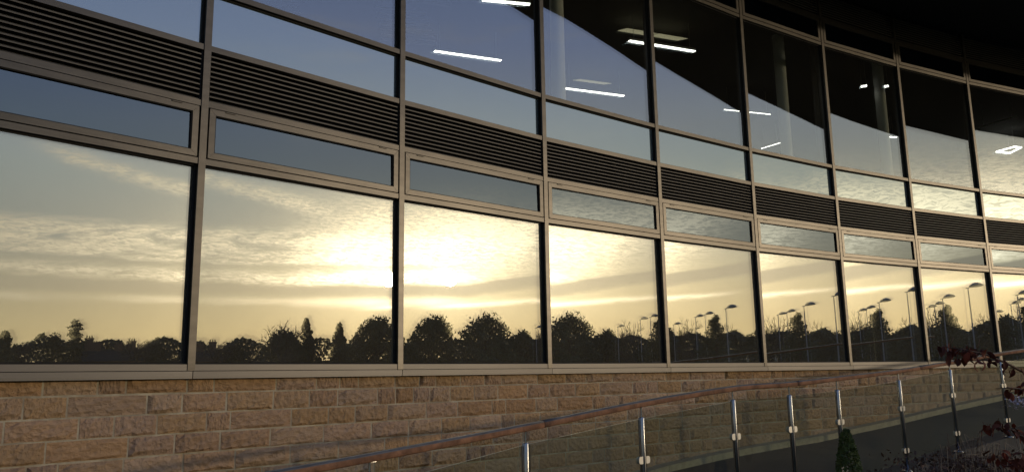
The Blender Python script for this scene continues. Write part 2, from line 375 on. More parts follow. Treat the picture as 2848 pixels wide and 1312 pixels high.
# vent window frame, four mitred members with hairline joints
def vent_frame(z0, z1):
    b_ = MB(); a0, a1 = .050, WP - .050; w = .056; g = .0012; y0, y1 = .004, .06
    def mem(p0, p1, q1, q0):   # outer p0->p1, inner q0->q1 in (u,z)
        b_.hexa([(p0[0], y0, p0[1]), (p1[0], y0, p1[1]), (p1[0], y1, p1[1]), (p0[0], y1, p0[1]), (q0[0], y0, q0[1]), (q1[0], y0, q1[1]), (q1[0], y1, q1[1]), (q0[0], y1, q0[1])])
    mem((a0 + g, z0), (a1 - g, z0), (a1 - w - g, z0 + w), (a0 + w + g, z0 + w))
    mem((a0 + w + g, z1 - w), (a1 - w - g, z1 - w), (a1 - g, z1), (a0 + g, z1))
    mem((a0, z0 + g), (a0 + w, z0 + w + g), (a0 + w, z1 - w - g), (a0, z1 - g)) if False else None
    for (x0, x1) in ((a0, a0 + w), (a1, a1 - w)):
        b_.hexa([(x0, y0, z0 + g), (x1, y0, z0 + w + g), (x1, y1, z0 + w + g), (x0, y1, z0 + g), (x0, y0, z1 - g), (x1, y0, z1 - w - g), (x1, y1, z1 - w - g), (x0, y1, z1 - g)])
    # inner bead
    i0, i1 = a0 + w, a1 - w
    for q in ((i0 + .0005, i1 - .0005, z0 + w, z0 + w + .009), (i0 + .0005, i1 - .0005, z1 - w - .009, z1 - w)): b_.box(q[0], q[1], .012, .05, q[2] + .0004, q[3] - .0004, 1)
    for q in ((i0 + .0005, i0 + .009), (i1 - .009, i1 - .0005)): b_.box(q[0], q[1], .0125, .05, z0 + w + .009, z1 - w - .009, 1)
    # dark rebate behind the frame
    b_.box(.034, a0 + .02, .045, .1, z0 - .02, z1 + .02, 1); b_.box(a1 - .02, WP - .034, .045, .1, z0 - .02, z1 + .02, 1)
    b_.box(a0 + .021, a1 - .021, .065, .1, z0 - .019, z0 + .02, 1); b_.box(a0 + .021, a1 - .021, .065, .1, z1 - .02, z1 + .019, 1)
    me = b_.mesh('vent_window', [M['frame'], M['black']])
    return me
def vent_pane(z0, z1):
    b_ = MB(); b_.box(.118, WP - .118, .03, .036, z0 + .066, z1 - .066, 0, [1, 1, 0, 1, 1, 1]); return b_.mesh('window_pane', [M['glass_vent'], M['clear']])
VZ = [(ZL1 + HT + .009, ZL2 - HT - .009), (ZL5 + HT + .009, ZL6 - HT - .009)]
vfr = [vent_frame(*q) for q in VZ]; vpn = [vent_pane(*q) for q in VZ]
b_ = MB(); b_.box(0, .085, -.004, .004, 0, .007, 0); b_.box(-.004, .089, .0005, .0035, -.003, .0105, 1)
catch_me = b_.mesh('catch', [M['frame'], M['black']])
# louvre
def louvre_back(z0, z1):
    b_ = MB(); b_.box(.0335, WP - .0335, .13, .15, z0 + .001, z1 - .001)
    b_.box(.0335, .045, .03, .13, z0 + .002, z1 - .002); b_.box(WP - .045, WP - .0335, .03, .13, z0 + .002, z1 - .002)
    return b_.mesh('louvre', [M['black']])
lb = [louvre_back(ZL2 + HT, ZL3 - HT), louvre_back(ZL6 + HT, ZL7)]
b_ = MB()   # blade: front lip, then sheet rising inwards, and returning lip
b_.hexa([(.046, .028, 0), (WP - .046, .028, 0), (WP - .046, .032, 0), (.046, .032, 0), (.046, .026, .011), (WP - .046, .026, .011), (WP - .046, .030, .012), (.046, .030, .012)])
b_.hexa([(.046, .0305, .010), (WP - .046, .0305, .010), (WP - .046, .105, .052), (.046, .105, .052), (.046, .0305, .0125), (WP - .046, .0305, .0125), (WP - .046, .105, .0545), (.046, .105, .0545)])
slat_me = b_.mesh('slat', [M['slat']])
NSL = 10; pitch = (ZL3 - ZL2 - 2 * HT) / NSL
ghost = {-1: (0, 0), 0: (-.30, .10), 1: (-.15, .22), 2: (.22, .22), 3: (.18, .10), 4: (-.12, .03), 5: (-.26, .05), 6: (-.24, .10), 7: (.30, .22), 8: (.2, .1), 9: (0, .1), 10: (.1, .1)}
yawfix = {0: .8, 3: .3}
def tilt(i, yaw, pit, zc):
    "turn a pane a fraction of a degree about its own middle"
    c = Matrix.Translation((WP / 2, .06, zc))
    return frame(i) @ c @ Matrix.Rotation(R(yaw), 4, 'Z') @ Matrix.Rotation(R(pit), 4, 'X') @ c.inverted()
rnd = random.Random(3)
for i in range(-1, 11):
    for me in tr_meshes: part('transom', me, i)
    part('bottom_rail', tr_bot, i); part('window_sill', sill_me, i)
    part('gasket', gk_low, i); part('gasket', gk_up, i); part('gasket', gk_sp, i)
    gy, gp = ghost[i]; y_ = yawfix.get(i, 0)
    part('window_pane', low_o, mw=tilt(i, y_ + rnd.uniform(-.03, .03), rnd.uniform(-.03, .03), 1.05)); part('window_pane', low_i, mw=tilt(i, y_ + gy * .55, gp * .6, 1.05))
    part('window_pane', up_o, mw=tilt(i, rnd.uniform(-.1, .1), rnd.uniform(-.05, .05), 4.8)); part('window_pane', up_i, mw=tilt(i, gy * .8 + .05, -gp * .6, 4.8))
    part('spandrel_panel', spn, mw=tilt(i, rnd.uniform(-.2, .2), rnd.uniform(-.1, .1), 3.33))
    for k in (0, 1):
        if k == 1 and i < 3: pass
        vw = part('vent_window', vfr[k], i)
        tl = Matrix.Translation((WP / 2, .03, VZ[k][0])) @ Matrix.Rotation(R(-.1 if i > 2 else -.6), 4, 'X') @ Matrix.Translation((WP / 2, .03, VZ[k][0])).inverted()
        obj('pane', vpn[k], vw, tl)
        for cu in (.20, WP - .30): obj('catch', catch_me, vw, Matrix.Translation((cu, 0, VZ[k][1] - .011)))
        if k == 0 or i >= 4:
            lo = part('louvre', lb[k], i)
            for q in range(NSL):
                obj('slat', slat_me, lo, Matrix.Translation((0, 0, (ZL2 if k == 0 else ZL6) + HT + .001 + q * pitch)))

# ------------------------------------------------------------ interior, slab, roof
def strip(offs, z0, z1, name, m, i0=-1, i1=11, closed=True):
    "solid strip between two offsets of the facade line (offset inwards positive)"
    b_ = MB(); pts = []
    for i in range(i0, i1 + 1):
        a = TH.get(i, TH[10]); c = TH.get(i - 1, TH[-1]); an = R((a + c) / 2); n = Vector((-math.sin(an), math.cos(an)))
        pts.append([PT[i] + n * o_ for o_ in offs])
    for a, c in zip(pts, pts[1:]):
        b_.hexa([(a[0].x, a[0].y, z0), (c[0].x, c[0].y, z0), (c[1].x, c[1].y, z0), (a[1].x, a[1].y, z0),
                 (a[0].x, a[0].y, z1), (c[0].x, c[0].y, z1), (c[1].x, c[1].y, z1), (a[1].x, a[1].y, z1)])
    return b_.mesh(name, [m])
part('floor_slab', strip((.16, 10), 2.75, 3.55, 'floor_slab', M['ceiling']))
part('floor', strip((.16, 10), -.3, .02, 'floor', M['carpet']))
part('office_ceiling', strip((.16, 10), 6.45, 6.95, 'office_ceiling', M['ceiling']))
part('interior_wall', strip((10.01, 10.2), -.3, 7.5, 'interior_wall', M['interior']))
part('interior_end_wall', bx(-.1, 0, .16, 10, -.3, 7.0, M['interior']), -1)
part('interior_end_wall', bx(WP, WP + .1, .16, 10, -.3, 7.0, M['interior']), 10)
# columns behind the upper glass
b_ = MB(); b_.tube([(0, 0, 3.56), (0, 0, 6.44)], .105, 16, cap=False); colm = b_.mesh('column', [M['column']], True)
def inside(x, y, off):
    v = at(x, y, 1.0)
    for i in range(0, 10):
        d = dirv(i); n = Vector((-d.y, d.x)); P0 = PT[i] + n * off
        k = P0.dot(n) / Vector((v.x, v.y)).dot(n); h = Vector((v.x, v.y)) * k; u = (h - P0).dot(d)
        if 0 <= u <= WP: return h
    return None
for (x, y) in ((1550, 100), (2180, 320), (2454, 330)):
    h = inside(x, y, .9); part('column', colm, mw=Matrix.Translation((h.x, h.y, 0)))
h = inside(2265, 230, .8); b_ = MB(); b_.box(-.04, .04, -.04, .04, 3.56, 6.44)
part('wall_post', b_.mesh('wall_post', [M['frame_dark']]), mw=Matrix.Translation((h.x, h.y, 0)))
# canopy with soffit
EDGE = [(-4.0, 1.2), (-2.1, 3.2), (-.6, 4.8), (.9, 6.25), (2.7, 7.75), (4.8, 9.35), (6.6, 10.25), (8.6, 11.1), (12.4, 12.65), (15.4, 13.8), (18.9, 15.35), (22.0, 16.8), (25, 18.0)]
def polyat(pts, t_):
    L = [0]
    for a, c in zip(pts, pts[1:]): L.append(L[-1] + (Vector(c) - Vector(a)).length)
    s_ = t_ * L[-1]
    for k in range(len(L) - 1):
        if s_ <= L[k + 1] + 1e-9:
            f_ = (s_ - L[k]) / (L[k + 1] - L[k]); return Vector(pts[k]).lerp(Vector(pts[k + 1]), max(0, min(1, f_)))
    return Vector(pts[-1])
def catmull(pts, n=4):
    out = []; P_ = [Vector(q) for q in pts]
    for i in range(len(P_) - 1):
        p0, p1, p2, p3 = P_[max(i - 1, 0)], P_[i], P_[i + 1], P_[min(i + 2, len(P_) - 1)]
        for k in range(n):
            t_ = k / n; out.append(.5 * ((2 * p1) + (p2 - p0) * t_ + (2 * p0 - 5 * p1 + 4 * p2 - p3) * t_ ** 2 + (3 * p1 - p0 - 3 * p2 + p3) * t_ ** 3))
    out.append(P_[-1]); return out
fac = [tuple(PT[i]) for i in range(-1, 12)]; fac += [tuple(PT[11] + Vector((math.cos(R(15)), math.sin(R(15)))) * 5)]
EC = [tuple(q) for q in catmull(EDGE)]
b_ = MB(); NS = 48; bb = MB()
for k in range(NS):
    q = []
    for t_ in (k / NS, (k + 1) / NS):
        e = polyat(EC, t_); w_ = polyat(fac, t_); inn = w_ + (w_ - e).normalized() * .0
        q.append((e, inn))
    (e0, w0), (e1, w1) = q; zt = 7.1
    b_.hexa([(e0.x, e0.y, zt), (e1.x, e1.y, zt), (w1.x, w1.y, ZL7 + .005), (w0.x, w0.y, ZL7 + .005), (e0.x, e0.y, zt + .02), (e1.x, e1.y, zt + .02), (w1.x, w1.y, ZL7 + .4), (w0.x, w0.y, ZL7 + .4)])
    o0 = (e0 - w0).normalized(); o1 = (e1 - w1).normalized()
    bb.hexa([(e0.x + o0.x * .06, e0.y + o0.y * .06, zt - .01), (e1.x + o1.x * .06, e1.y + o1.y * .06, zt - .01), (e1.x, e1.y, zt - .01), (e0.x, e0.y, zt - .01),
             (e0.x + o0.x * .06, e0.y + o0.y * .06, zt + .55), (e1.x + o1.x * .06, e1.y + o1.y * .06, zt + .55), (e1.x, e1.y, zt + .55), (e0.x, e0.y, zt + .55)])
part('soffit', b_.mesh('soffit', [M['soffit']]))
part('fascia', bb.mesh('fascia', [M['roof']]))
b_ = MB()
for k in range(NS):
    e0, e1 = polyat(EC, k / NS), polyat(EC, (k + 1) / NS); w0, w1 = polyat(fac, k / NS), polyat(fac, (k + 1) / NS)
    f0 = w0 + (w0 - e0).normalized() * 10.3; f1 = w1 + (w1 - e1).normalized() * 10.3
    b_.hexa([(e0.x, e0.y, 7.6), (e1.x, e1.y, 7.6), (f1.x, f1.y, 7.6), (f0.x, f0.y, 7.6), (e0.x, e0.y, 7.7), (e1.x, e1.y, 7.7), (f1.x, f1.y, 7.9), (f0.x, f0.y, 7.9)])
part('roof', b_.mesh('roof', [M['roof']]))

# ceiling lights (each a thing)
def light_fixture(x0, y0, x1, y1, z, label, refl=0, w=.035):
    a = Vector((x0, y0, z)); c = Vector((x1, y1, z)); L = (c - a).length; an = math.atan2(y1 - y0, x1 - x0)
    e = empty('ceiling_light', (a.x, a.y, z), an); tag(e, label, 'light', 'suspended strip lights')
    b_ = MB(); b_.box(0, L, -w, w, 0, .012); obj('tube', b_.mesh('tube', [M['tube']]), e)
    b_ = MB(); b_.box(0, L, -w * 1.1, w * 1.1, .013, .055); b_.box(.1, .105, -.003, .003, .055, 6.45 - z); b_.box(L - .105, L - .1, -.003, .003, .055, 6.45 - z)
    obj('housing', b_.mesh('housing', [M['lampmetal']]), e)
    if refl:  # glowing panels stand in for uplit ceiling above the tube
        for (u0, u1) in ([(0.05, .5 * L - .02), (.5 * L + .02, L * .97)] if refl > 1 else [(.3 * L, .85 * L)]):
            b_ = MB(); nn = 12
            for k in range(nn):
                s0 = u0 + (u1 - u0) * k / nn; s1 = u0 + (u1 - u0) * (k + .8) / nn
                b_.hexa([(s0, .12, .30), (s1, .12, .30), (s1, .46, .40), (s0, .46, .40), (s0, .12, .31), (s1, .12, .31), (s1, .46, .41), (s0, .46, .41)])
            obj('uplit_patch', b_.mesh('uplit_patch', [M['glow']]), e)
light_fixture(-.41, 11.85, .35, 12.03, 5.9, 'short lit strip light cut by the top of the frame in the third upper window', 0)
light_fixture(-1.37, 13.83, -.15, 14.33, 5.9, 'long lit strip light low in the third upper window', 0)
light_fixture(1.16, 15.87, 2.46, 16.39, 5.9, 'lit strip light with one uplit ceiling patch, low in the fourth upper window', 1)
light_fixture(2.16, 13.52, 3.46, 14.05, 5.9, 'lit strip light with two uplit ceiling patches passing behind the mullion under the dark soffit reflection', 2)
light_fixture(4.88, 17.4, 6.06, 17.8, 5.9, 'faint strip light low at the right edge of the fifth upper window', 0, .010)
light_fixture(6.72, 20.66, 7.06, 20.15, 5.9, 'tiny strip light at the sill of the sixth upper window', 0, .010)
light_fixture(7.42, 16.06, 7.53, 16.02, 5.9, 'tiny bright spot left of the pale column in the seventh upper window', 0, .05)
light_fixture(7.89, 16.1, 8.0, 16.05, 5.9, 'tiny bright spot right of the pale column in the seventh upper window', 0, .05)
light_fixture(9.7, 19.76, 9.95, 19.83, 5.9, 'short strip light near the sky edge at the right of the seventh upper window', 0, .03)
e = empty('ceiling_light', (13.65, 21.2, 5.9)); tag(e, 'square ring of light hanging in the rightmost upper window', 'light')
b_ = MB(); rp = [(-.22, .15), (-.02, -.33), (.22, -.25), (.25, .32)]
for a, c in zip(rp, rp[1:] + rp[:1]):
    a = Vector((*a, 0)); c = Vector((*c, 0)); b_.tube([a, c], .022, 6)
obj('tube', b_.mesh('tube', [M['tube']]), e)
b_ = MB(); b_.tube([(-.02, -.33, .02), (-.02, -.33, .55)], .004, 4); b_.tube([(.25, .32, .02), (.25, .32, .55)], .004, 4); obj('hanger', b_.mesh('hanger', [M['lampmetal']]), e)
e = empty('ceiling_pipe', (11.59, 19.17, 5.9)); tag(e, 'thin pale rail hanging in the dark top of the rightmost upper window', 'rail')
b_ = MB(); b_.tube([(0, 0, 0), (.45, -.96, 0)], .018, 6); obj('rail', b_.mesh('rail', [M['column']]), e)
b_ = MB(); b_.tube([(.1, -.213, 0), (.1, -.213, .55)], .005, 4); b_.tube([(.4, -.853, 0), (.4, -.853, .55)], .005, 4); obj('hanger', b_.mesh('hanger', [M['lampmetal']]), e)
# added slats imitating reflected louvred lights behind upper windows 2 and 3
for (px, py, lab) in ((800, 25, 'slats imitating a reflected louvred light behind the second upper window'), (1170, 75, 'slats imitating a reflected louvred light behind the third upper window above the long strip light')):
    v = at(px, py, 1); k = 6.2 / v.z; c = v * k
    e = empty('luminaire_reflection', (c.x, c.y, 6.2), R(20)); tag(e, lab, 'reflected_light')
    for q in range(7):
        b_ = MB(); b_.box(-.55, -.22, -.006, .006, 0, .02); b_.box(-.05, .5 - .03 * q, -.006, .006, 0, .02); obj('slat', b_.mesh('slat', [M['lampmetal']]), e, Matrix.Translation((-.06 * q, .75 - .21 * q, 0)))
    b_ = MB(); b_.box(-.6, .5, .8, .86, .03, .25); b_.box(-.9, .3, -.9, -.84, .03, .25); obj('frame', b_.mesh('frame', [M['frame_dark']]), e)

# ------------------------------------------------------------ stone wall
wallp = part('stone_wall', None)
bpy.data.objects.remove(wallp)
b_ = MB()
for i in range(-1, 11):
    d = dirv(i); n = Vector((d.y, -d.x)); a0 = PT[i] - n * .0645; a1 = PT[i + 1] - n * .0645; c0 = PT[i] - n * .4; c1 = PT[i + 1] - n * .4
    b_.hexa([(a0.x, a0.y, ZG - .2), (a1.x, a1.y, ZG - .2), (c1.x, c1.y, ZG - .2), (c0.x, c0.y, ZG - .2), (a0.x, a0.y, .047), (a1.x, a1.y, .047), (c1.x, c1.y, .047), (c0.x, c0.y, .047)])
wall = part('stone_wall', b_.mesh('stone_wall', [M['mortar']]))
def rock(seed):
    r_ = random.Random(seed); b = MB(); nx, nz = 6, 4; V = {}
    # unit stone: x -.5..+.5, z -.5..+.5, y is depth in metres (front is -y)
    chip = [r_.random() for _ in range(4)]
    for a in range(nx):
        for c in range(nz):
            x = a / (nx - 1) - .5; z = c / (nz - 1) - .5
            edge = a in (0, nx - 1) or c in (0, nz - 1)
            y = -.003 - r_.uniform(0, .002) if edge else -(.020 + r_.uniform(-.009, .010))
            if not edge:
                # inner ring sits close to the arris so the face reads as split rock with a pitched margin
                x = x * 1.28 + r_.uniform(-.03, .03) if a in (1, nx - 2) else x + r_.uniform(-.05, .05)
                z = z * 2.0 + r_.uniform(-.09, .06)
                if c == 1 and chip[0] > .35: z += .10; y -= .003
                if a == 1 and chip[1] > .5: x += .05
            V[a, c] = len(b.v); b.v.append((x + (r_.uniform(-.006, .006) if not edge else 0), y, z + (r_.uniform(-.02, .02) if edge and c in (0, nz - 1) else 0)))
    for a in range(nx - 1):
        for c in range(nz - 1): b.f.append((V[a, c], V[a + 1, c], V[a + 1, c + 1], V[a, c + 1])); b.mi.append(0)
    rim = [V[a, 0] for a in range(nx)] + [V[nx - 1, c] for c in range(1, nz)] + [V[a, nz - 1] for a in range(nx - 2, -1, -1)] + [V[0, c] for c in range(nz - 2, 0, -1)]
    nb = len(b.v)
    for q in rim: b.v.append((b.v[q][0], .05, b.v[q][2]))
    for k in range(len(rim)):
        k2 = (k + 1) % len(rim); b.f.append((rim[k2], rim[k], nb + k, nb + k2)); b.mi.append(0)
    return b.mesh('brick', [M['stone']])
rocks = [rock(100 + k) for k in range(14)]
KS = [(-2.5, -2.3), (6, -1.5), (8.45, -1.213), (9.94, -1.105), (10.87, -1.062), (12.35, -1.0), (12.95, -.944), (14.21, -.84), (15.74, -.677), (17.28, -.521), (25, .2)]
def lerp_tab(tab, x):
    for (a, va), (c, vc) in zip(tab, tab[1:]):
        if x <= c: return va + (vc - va) * (x - a) / (c - a)
    return tab[-1][1]
rb = random.Random(21); stones = []
H = .168
for rrow in range(10):
    zt = .078 - rrow * H; zb = zt - H
    s_ = -2.1 + rb.uniform(0, .4)
    while s_ < 24:
        w_ = rb.choice([.22, .28, .33, .37, .42, .46, .50, .58]) * rb.uniform(.92, 1.08)
        if zt - .02 > lerp_tab(KS, s_ + w_ / 2) - .12:
            a, _ = onwall(s_, -.066); c, _ = onwall(s_ + w_, -.066); stones.append((a, c, (zt + zb) / 2 , w_))
        s_ += w_
def stone_mat(a, c, zc, w_, rr_):
    m_ = (a + c) / 2; an = math.atan2(c.y - a.y, c.x - a.x); j = .013
    return Matrix.Translation((m_.x, m_.y, zc)) @ Matrix.Rotation(an, 4, 'Z') @ Matrix.Rotation(R(rr_.uniform(-.3, .3)), 4, 'Y') @ Matrix.Diagonal(((w_ - j) * rr_.uniform(.985, 1), rr_.uniform(.7, 1.45), (H - j) * rr_.uniform(.97, 1.0), 1))
vis = []; rest = []
for st in stones:
    c_ = (st[0] + st[1]) / 2; c_.z = st[2]
    (vis if inview(c_, 140) else rest).append((c_.length, st))
vis.sort(key=lambda q: q[0]); rest += vis[298:]; vis = vis[:298]
rs = random.Random(5)
wm = BL @ Matrix.Identity(4)
for _, (a, c, zc, w_) in vis:
    o = obj('brick', rs.choice(rocks), wall); o.matrix_local = stone_mat(a, c, zc, w_, rs)
b_ = MB()
for _, (a, c, zc, w_) in rest:
    mm = stone_mat(a, c, zc, w_, rs); me = rs.choice(rocks); n0 = len(b_.v)
    b_.v += [tuple(mm @ v.co) for v in me.vertices]
    for p_ in me.polygons: b_.f.append(tuple(n0 + q for q in p_.vertices)); b_.mi.append(0)
o = part('stone_courses', b_.mesh('stone_courses', [M['stone']])); o['kind'] = 'stuff'

# ------------------------------------------------------------ ramp, kerb, ground
NP = [(-2.6, 2.6), (-1.75, 3.55), (-.79, 4.45), (.065, 5.35), (.949, 6.145), (1.884, 7.04), (2.545, 7.545), (3.19, 8.045), (4.283, 9.05), (5.345, 9.945), (6.513, 10.84), (7.75, 11.7), (9.0, 12.5), (13, 14.6)]
NZ = [-.72, -.66, -.56, -.422, -.313, -.223, -.205, -.177, -.105, .001, .089, .20, .32, .7]     # tube tops
FOOT = .98
NF = [(p_[0], p_[1], z_ - FOOT) for p_, z_ in zip(NP, NZ)]
NF[0] = (*NP[0], -1.85); NF[1] = (*NP[1], -1.70)
def near3(t_):
    a = polyat([q[:2] for q in NF], t_)
    L = [0]
    for p0, p1 in zip(NF, NF[1:]): L.append(L[-1] + (Vector(p1[:2]) - Vector(p0[:2])).length)
    return Vector((a.x, a.y, lerp_tab([(l / L[-1], q[2]) for l, q in zip(L, NF)], t_)))
b_ = MB(); kb = MB(); n_ = 44; prev = None
S0, S1 = 1.0, 21.5
for k in range(n_ + 1):
    t_ = k / n_; nr = near3(t_); s_ = S0 + (S1 - S0) * t_; fz = lerp_tab(KS, s_); fw, _ = onwall(s_, -.03, fz - .1)
    cur = (nr, fw)
    if prev:
        (n0, f0), (n1, f1) = prev, cur; dn = Vector((0, 0, -.9))
        b_.hexa([n0 + dn, n1 + dn, f1 + dn, f0 + dn, n0, n1, f1, f0])
    prev = cur
s_ = 5.0
while s_ < 20.2:
    L_ = .9; a, _ = onwall(s_ + .004, .15, 0); c, _ = onwall(s_ + L_ - .004, .15, 0); a2, _ = onwall(s_ + .004, -.052, 0); c2, _ = onwall(s_ + L_ - .004, -.052, 0)
    za, zc = lerp_tab(KS, s_), lerp_tab(KS, s_ + L_)
    pts = []
    for dz in (-.14, 0.0):
        for q, z_ in ((a, za), (c, zc), (c2, zc), (a2, za)): pts.append((q.x, q.y, z_ + dz))
    k1 = MB(); k1.hexa(pts); kb_ = k1.mesh('kerb_stone', [M['kerb']]); kb.v += k1.v
    kerb_list = globals().setdefault('kerb_list', []); kerb_list.append(kb_); s_ += L_
rp_ = obj('ramp', b_.mesh('ramp', [M['ramp']])); tag(rp_, kind='structure')
for q in kerb_list: obj('kerb_stone', q, rp_)
b_ = MB(); b_.quad((-900, -900, ZG), (900, -900, ZG), (900, 900, ZG), (-900, 900, ZG)); g = obj('ground', b_.mesh('ground', [M['ground']])); tag(g, kind='structure')
# planting bed between viewer and ramp: gently uneven soil
b_ = MB(); nx = 40
def bedz(x, y): return ZG + .06 + .10 * noise.noise(Vector((x * .9, y * .9, 0))) + .03 * noise.noise(Vector((x * 4, y * 4, 2)))
for a in range(nx):
    for c in range(nx):
        q = [(1.2 + (a + da) * .22, 1.2 + (c + dc) * .22) for da, dc in ((0, 0), (1, 0), (1, 1), (0, 1))]
        if (q[0][1] - 5.0) < (q[0][0] - 0.4) * .78 - .2: b_.quad(*[(x, y, bedz(x, y)) for x, y in q])
g = obj('planting_bed', b_.mesh('planting_bed', [M['soil']], True)); tag(g, kind='structure')

# ------------------------------------------------------------ balustrade
bal = empty('balustrade', (NP[6][0], NP[6][1], NZ[6] - FOOT)); tag(bal, 'glass balustrade with stainless steel posts and a weathered timber handrail along the ramp', 'balustrade')
BI = Matrix.Translation(bal.location).inverted()
RAILZ = [-1.15, -.78, -.516, -.415, -.313, -.223, -.205, -.177, -.105, .001, .089]
RAILZ = {1: -.515, 2: -.415, 3: -.326, 4: -.215, 5: -.130, 6: -.108, 7: -.070, 8: -.008, 9: .082, 10: .195, 11: .30, 12: .42, 13: .80}
for k in range(2, 14):
    if k == 13: continue
    x, y = NP[k]; zt = NZ[k]
    d = Vector(NP[min(k + 1, 13)]) - Vector(NP[k - 1]); an = math.atan2(d.y, d.x)
    b_ = MB(); b_.tube([(0, 0, -FOOT + .0), (0, 0, -.006), (0, 0, 0)], [.0242, .0242, .021], 20)
    b_.tube([(0, 0, -FOOT), (0, 0, -FOOT + .012)], .055, 20)
    po = obj('post', b_.mesh('post', [M['steel']], False), bal, BI @ Matrix.Translation((x, y, zt)) @ Matrix.Rotation(an, 4, 'Z'))
    for p_ in po.data.polygons: p_.use_smooth = abs(p_.normal.z) < .5
    b_ = MB(); b_.tube([(0, 0, -.002), (0, 0, RAILZ[k] - zt - .022)], .0075, 10); b_.box(-.035, .035, -.014, .014, RAILZ[k] - zt - .024, RAILZ[k] - zt - .018)
    obj('spigot', b_.mesh('spigot', [M['steel']]), po)
    for zc in (-.31, -.76):
        for sx in (-1, 1):
            b_ = MB(); n = 10; x0, x1 = .018, .062; prof = []
            for q in range(n + 1):
                a = -PI / 2 + PI * q / n; prof.append((x1 - .016 + .016 * math.cos(a), math.copysign(abs(math.sin(a)) ** .6, math.sin(a)) * .0235))
            prof = [(x0, -.0235)] + prof + [(x0, .0235)]
            prof = [(sx * u, w_) for u, w_ in prof]; m_ = len(prof); n0 = len(b_.v)
            for yy in (-.015, .013):
                for u, w_ in prof: b_.v.append((u, yy, zc + w_))
            for q in range(m_): b_.f.append((n0 + q, n0 + (q + 1) % m_, n0 + m_ + (q + 1) % m_, n0 + m_ + q)); b_.mi.append(0)
            b_.f.append(tuple(n0 + q for q in range(m_))); b_.mi.append(0); b_.f.append(tuple(n0 + m_ + q for q in reversed(range(m_)))); b_.mi.append(0)
            cl = obj('clamp', b_.mesh('clamp', [M['clampm']]), po)
            bv = cl.modifiers.new('bevel', 'BEVEL'); bv.width = .003; bv.segments = 2; bv.limit_method = 'ANGLE'
# glass
for k in range(1, 12):
    a = Vector((*NP[k], NZ[k])); c = Vector((*NP[k + 1], NZ[k + 1])); d = (c - a); dh = Vector((d.x, d.y, 0)).normalized(); L = Vector((d.x, d.y)).length; nrm = Vector((dh.y, -dh.x, 0)) * .005
    a_ = a + (c - a) * (.035 / L); c_ = c - (c - a) * (.035 / L)
    top0, top1 = a_ + Vector((0, 0, -.012)), c_ + Vector((0, 0, -.012)); bo = Vector((0, 0, -.86))
    b_ = MB(); b_.hexa([top0 + bo + nrm, top1 + bo + nrm, top1 + bo - nrm, top0 + bo - nrm, top0 + nrm, top1 + nrm, top1 - nrm, top0 - nrm], 0, [2, 1, 0, 2, 3, 2])
    obj('glass_panel', b_.mesh('glass_panel', [M['bal'], M['baledge'], M['frame_dark'], M['clear']]), bal, BI)
# handrail: rounded timber section swept along, jointed
rl = [Vector((*NP[k], RAILZ[k])) for k in range(1, 14)]
rl = [Vector((-2.7, 2.45, -.62))] + rl
sm = catmull([tuple(q) for q in rl], 8)
def railseg(pts):
    b_ = MB(); n = 18; base = 0
    for i, q in enumerate(pts):
        t_ = (pts[min(i + 1, len(pts) - 1)] - pts[max(i - 1, 0)]).normalized(); sd_ = t_.cross(Vector((0, 0, 1))).normalized(); up = sd_.cross(t_)
        for k in range(n):
            a = 2 * PI * k / n; cx, sx = math.cos(a), math.sin(a)
            px = math.copysign(abs(cx) ** .42, cx) * .034; pz = math.copysign(abs(sx) ** .5, sx) * .0235
            b_.v.append(tuple(q + sd_ * px + up * pz))
    for i in range(len(pts) - 1):
        for k in range(n):
            b_.f.append((i * n + k, i * n + (k + 1) % n, (i + 1) * n + (k + 1) % n, (i + 1) * n + k))
            b_.mi.append(1 if PI * .16 < 2 * PI * (k + .5) / n < PI * .84 else 0)
    b_.f.append(tuple(reversed(range(n)))); b_.mi.append(0); b_.f.append(tuple((len(pts) - 1) * n + k for k in range(n))); b_.mi.append(0)
    return b_.mesh('handrail', [M['wood'], M['wood_skytone']], True)
cuts = [0, 25, 49, 67, 89, len(sm) - 1]
for a, c in zip(cuts, cuts[1:]):
    pts = list(sm[a:c + 1]); pts[0] = pts[0].lerp(pts[1], .02); pts[-1] = pts[-1].lerp(pts[-2], .02)
    obj('handrail', railseg(pts), bal, BI)

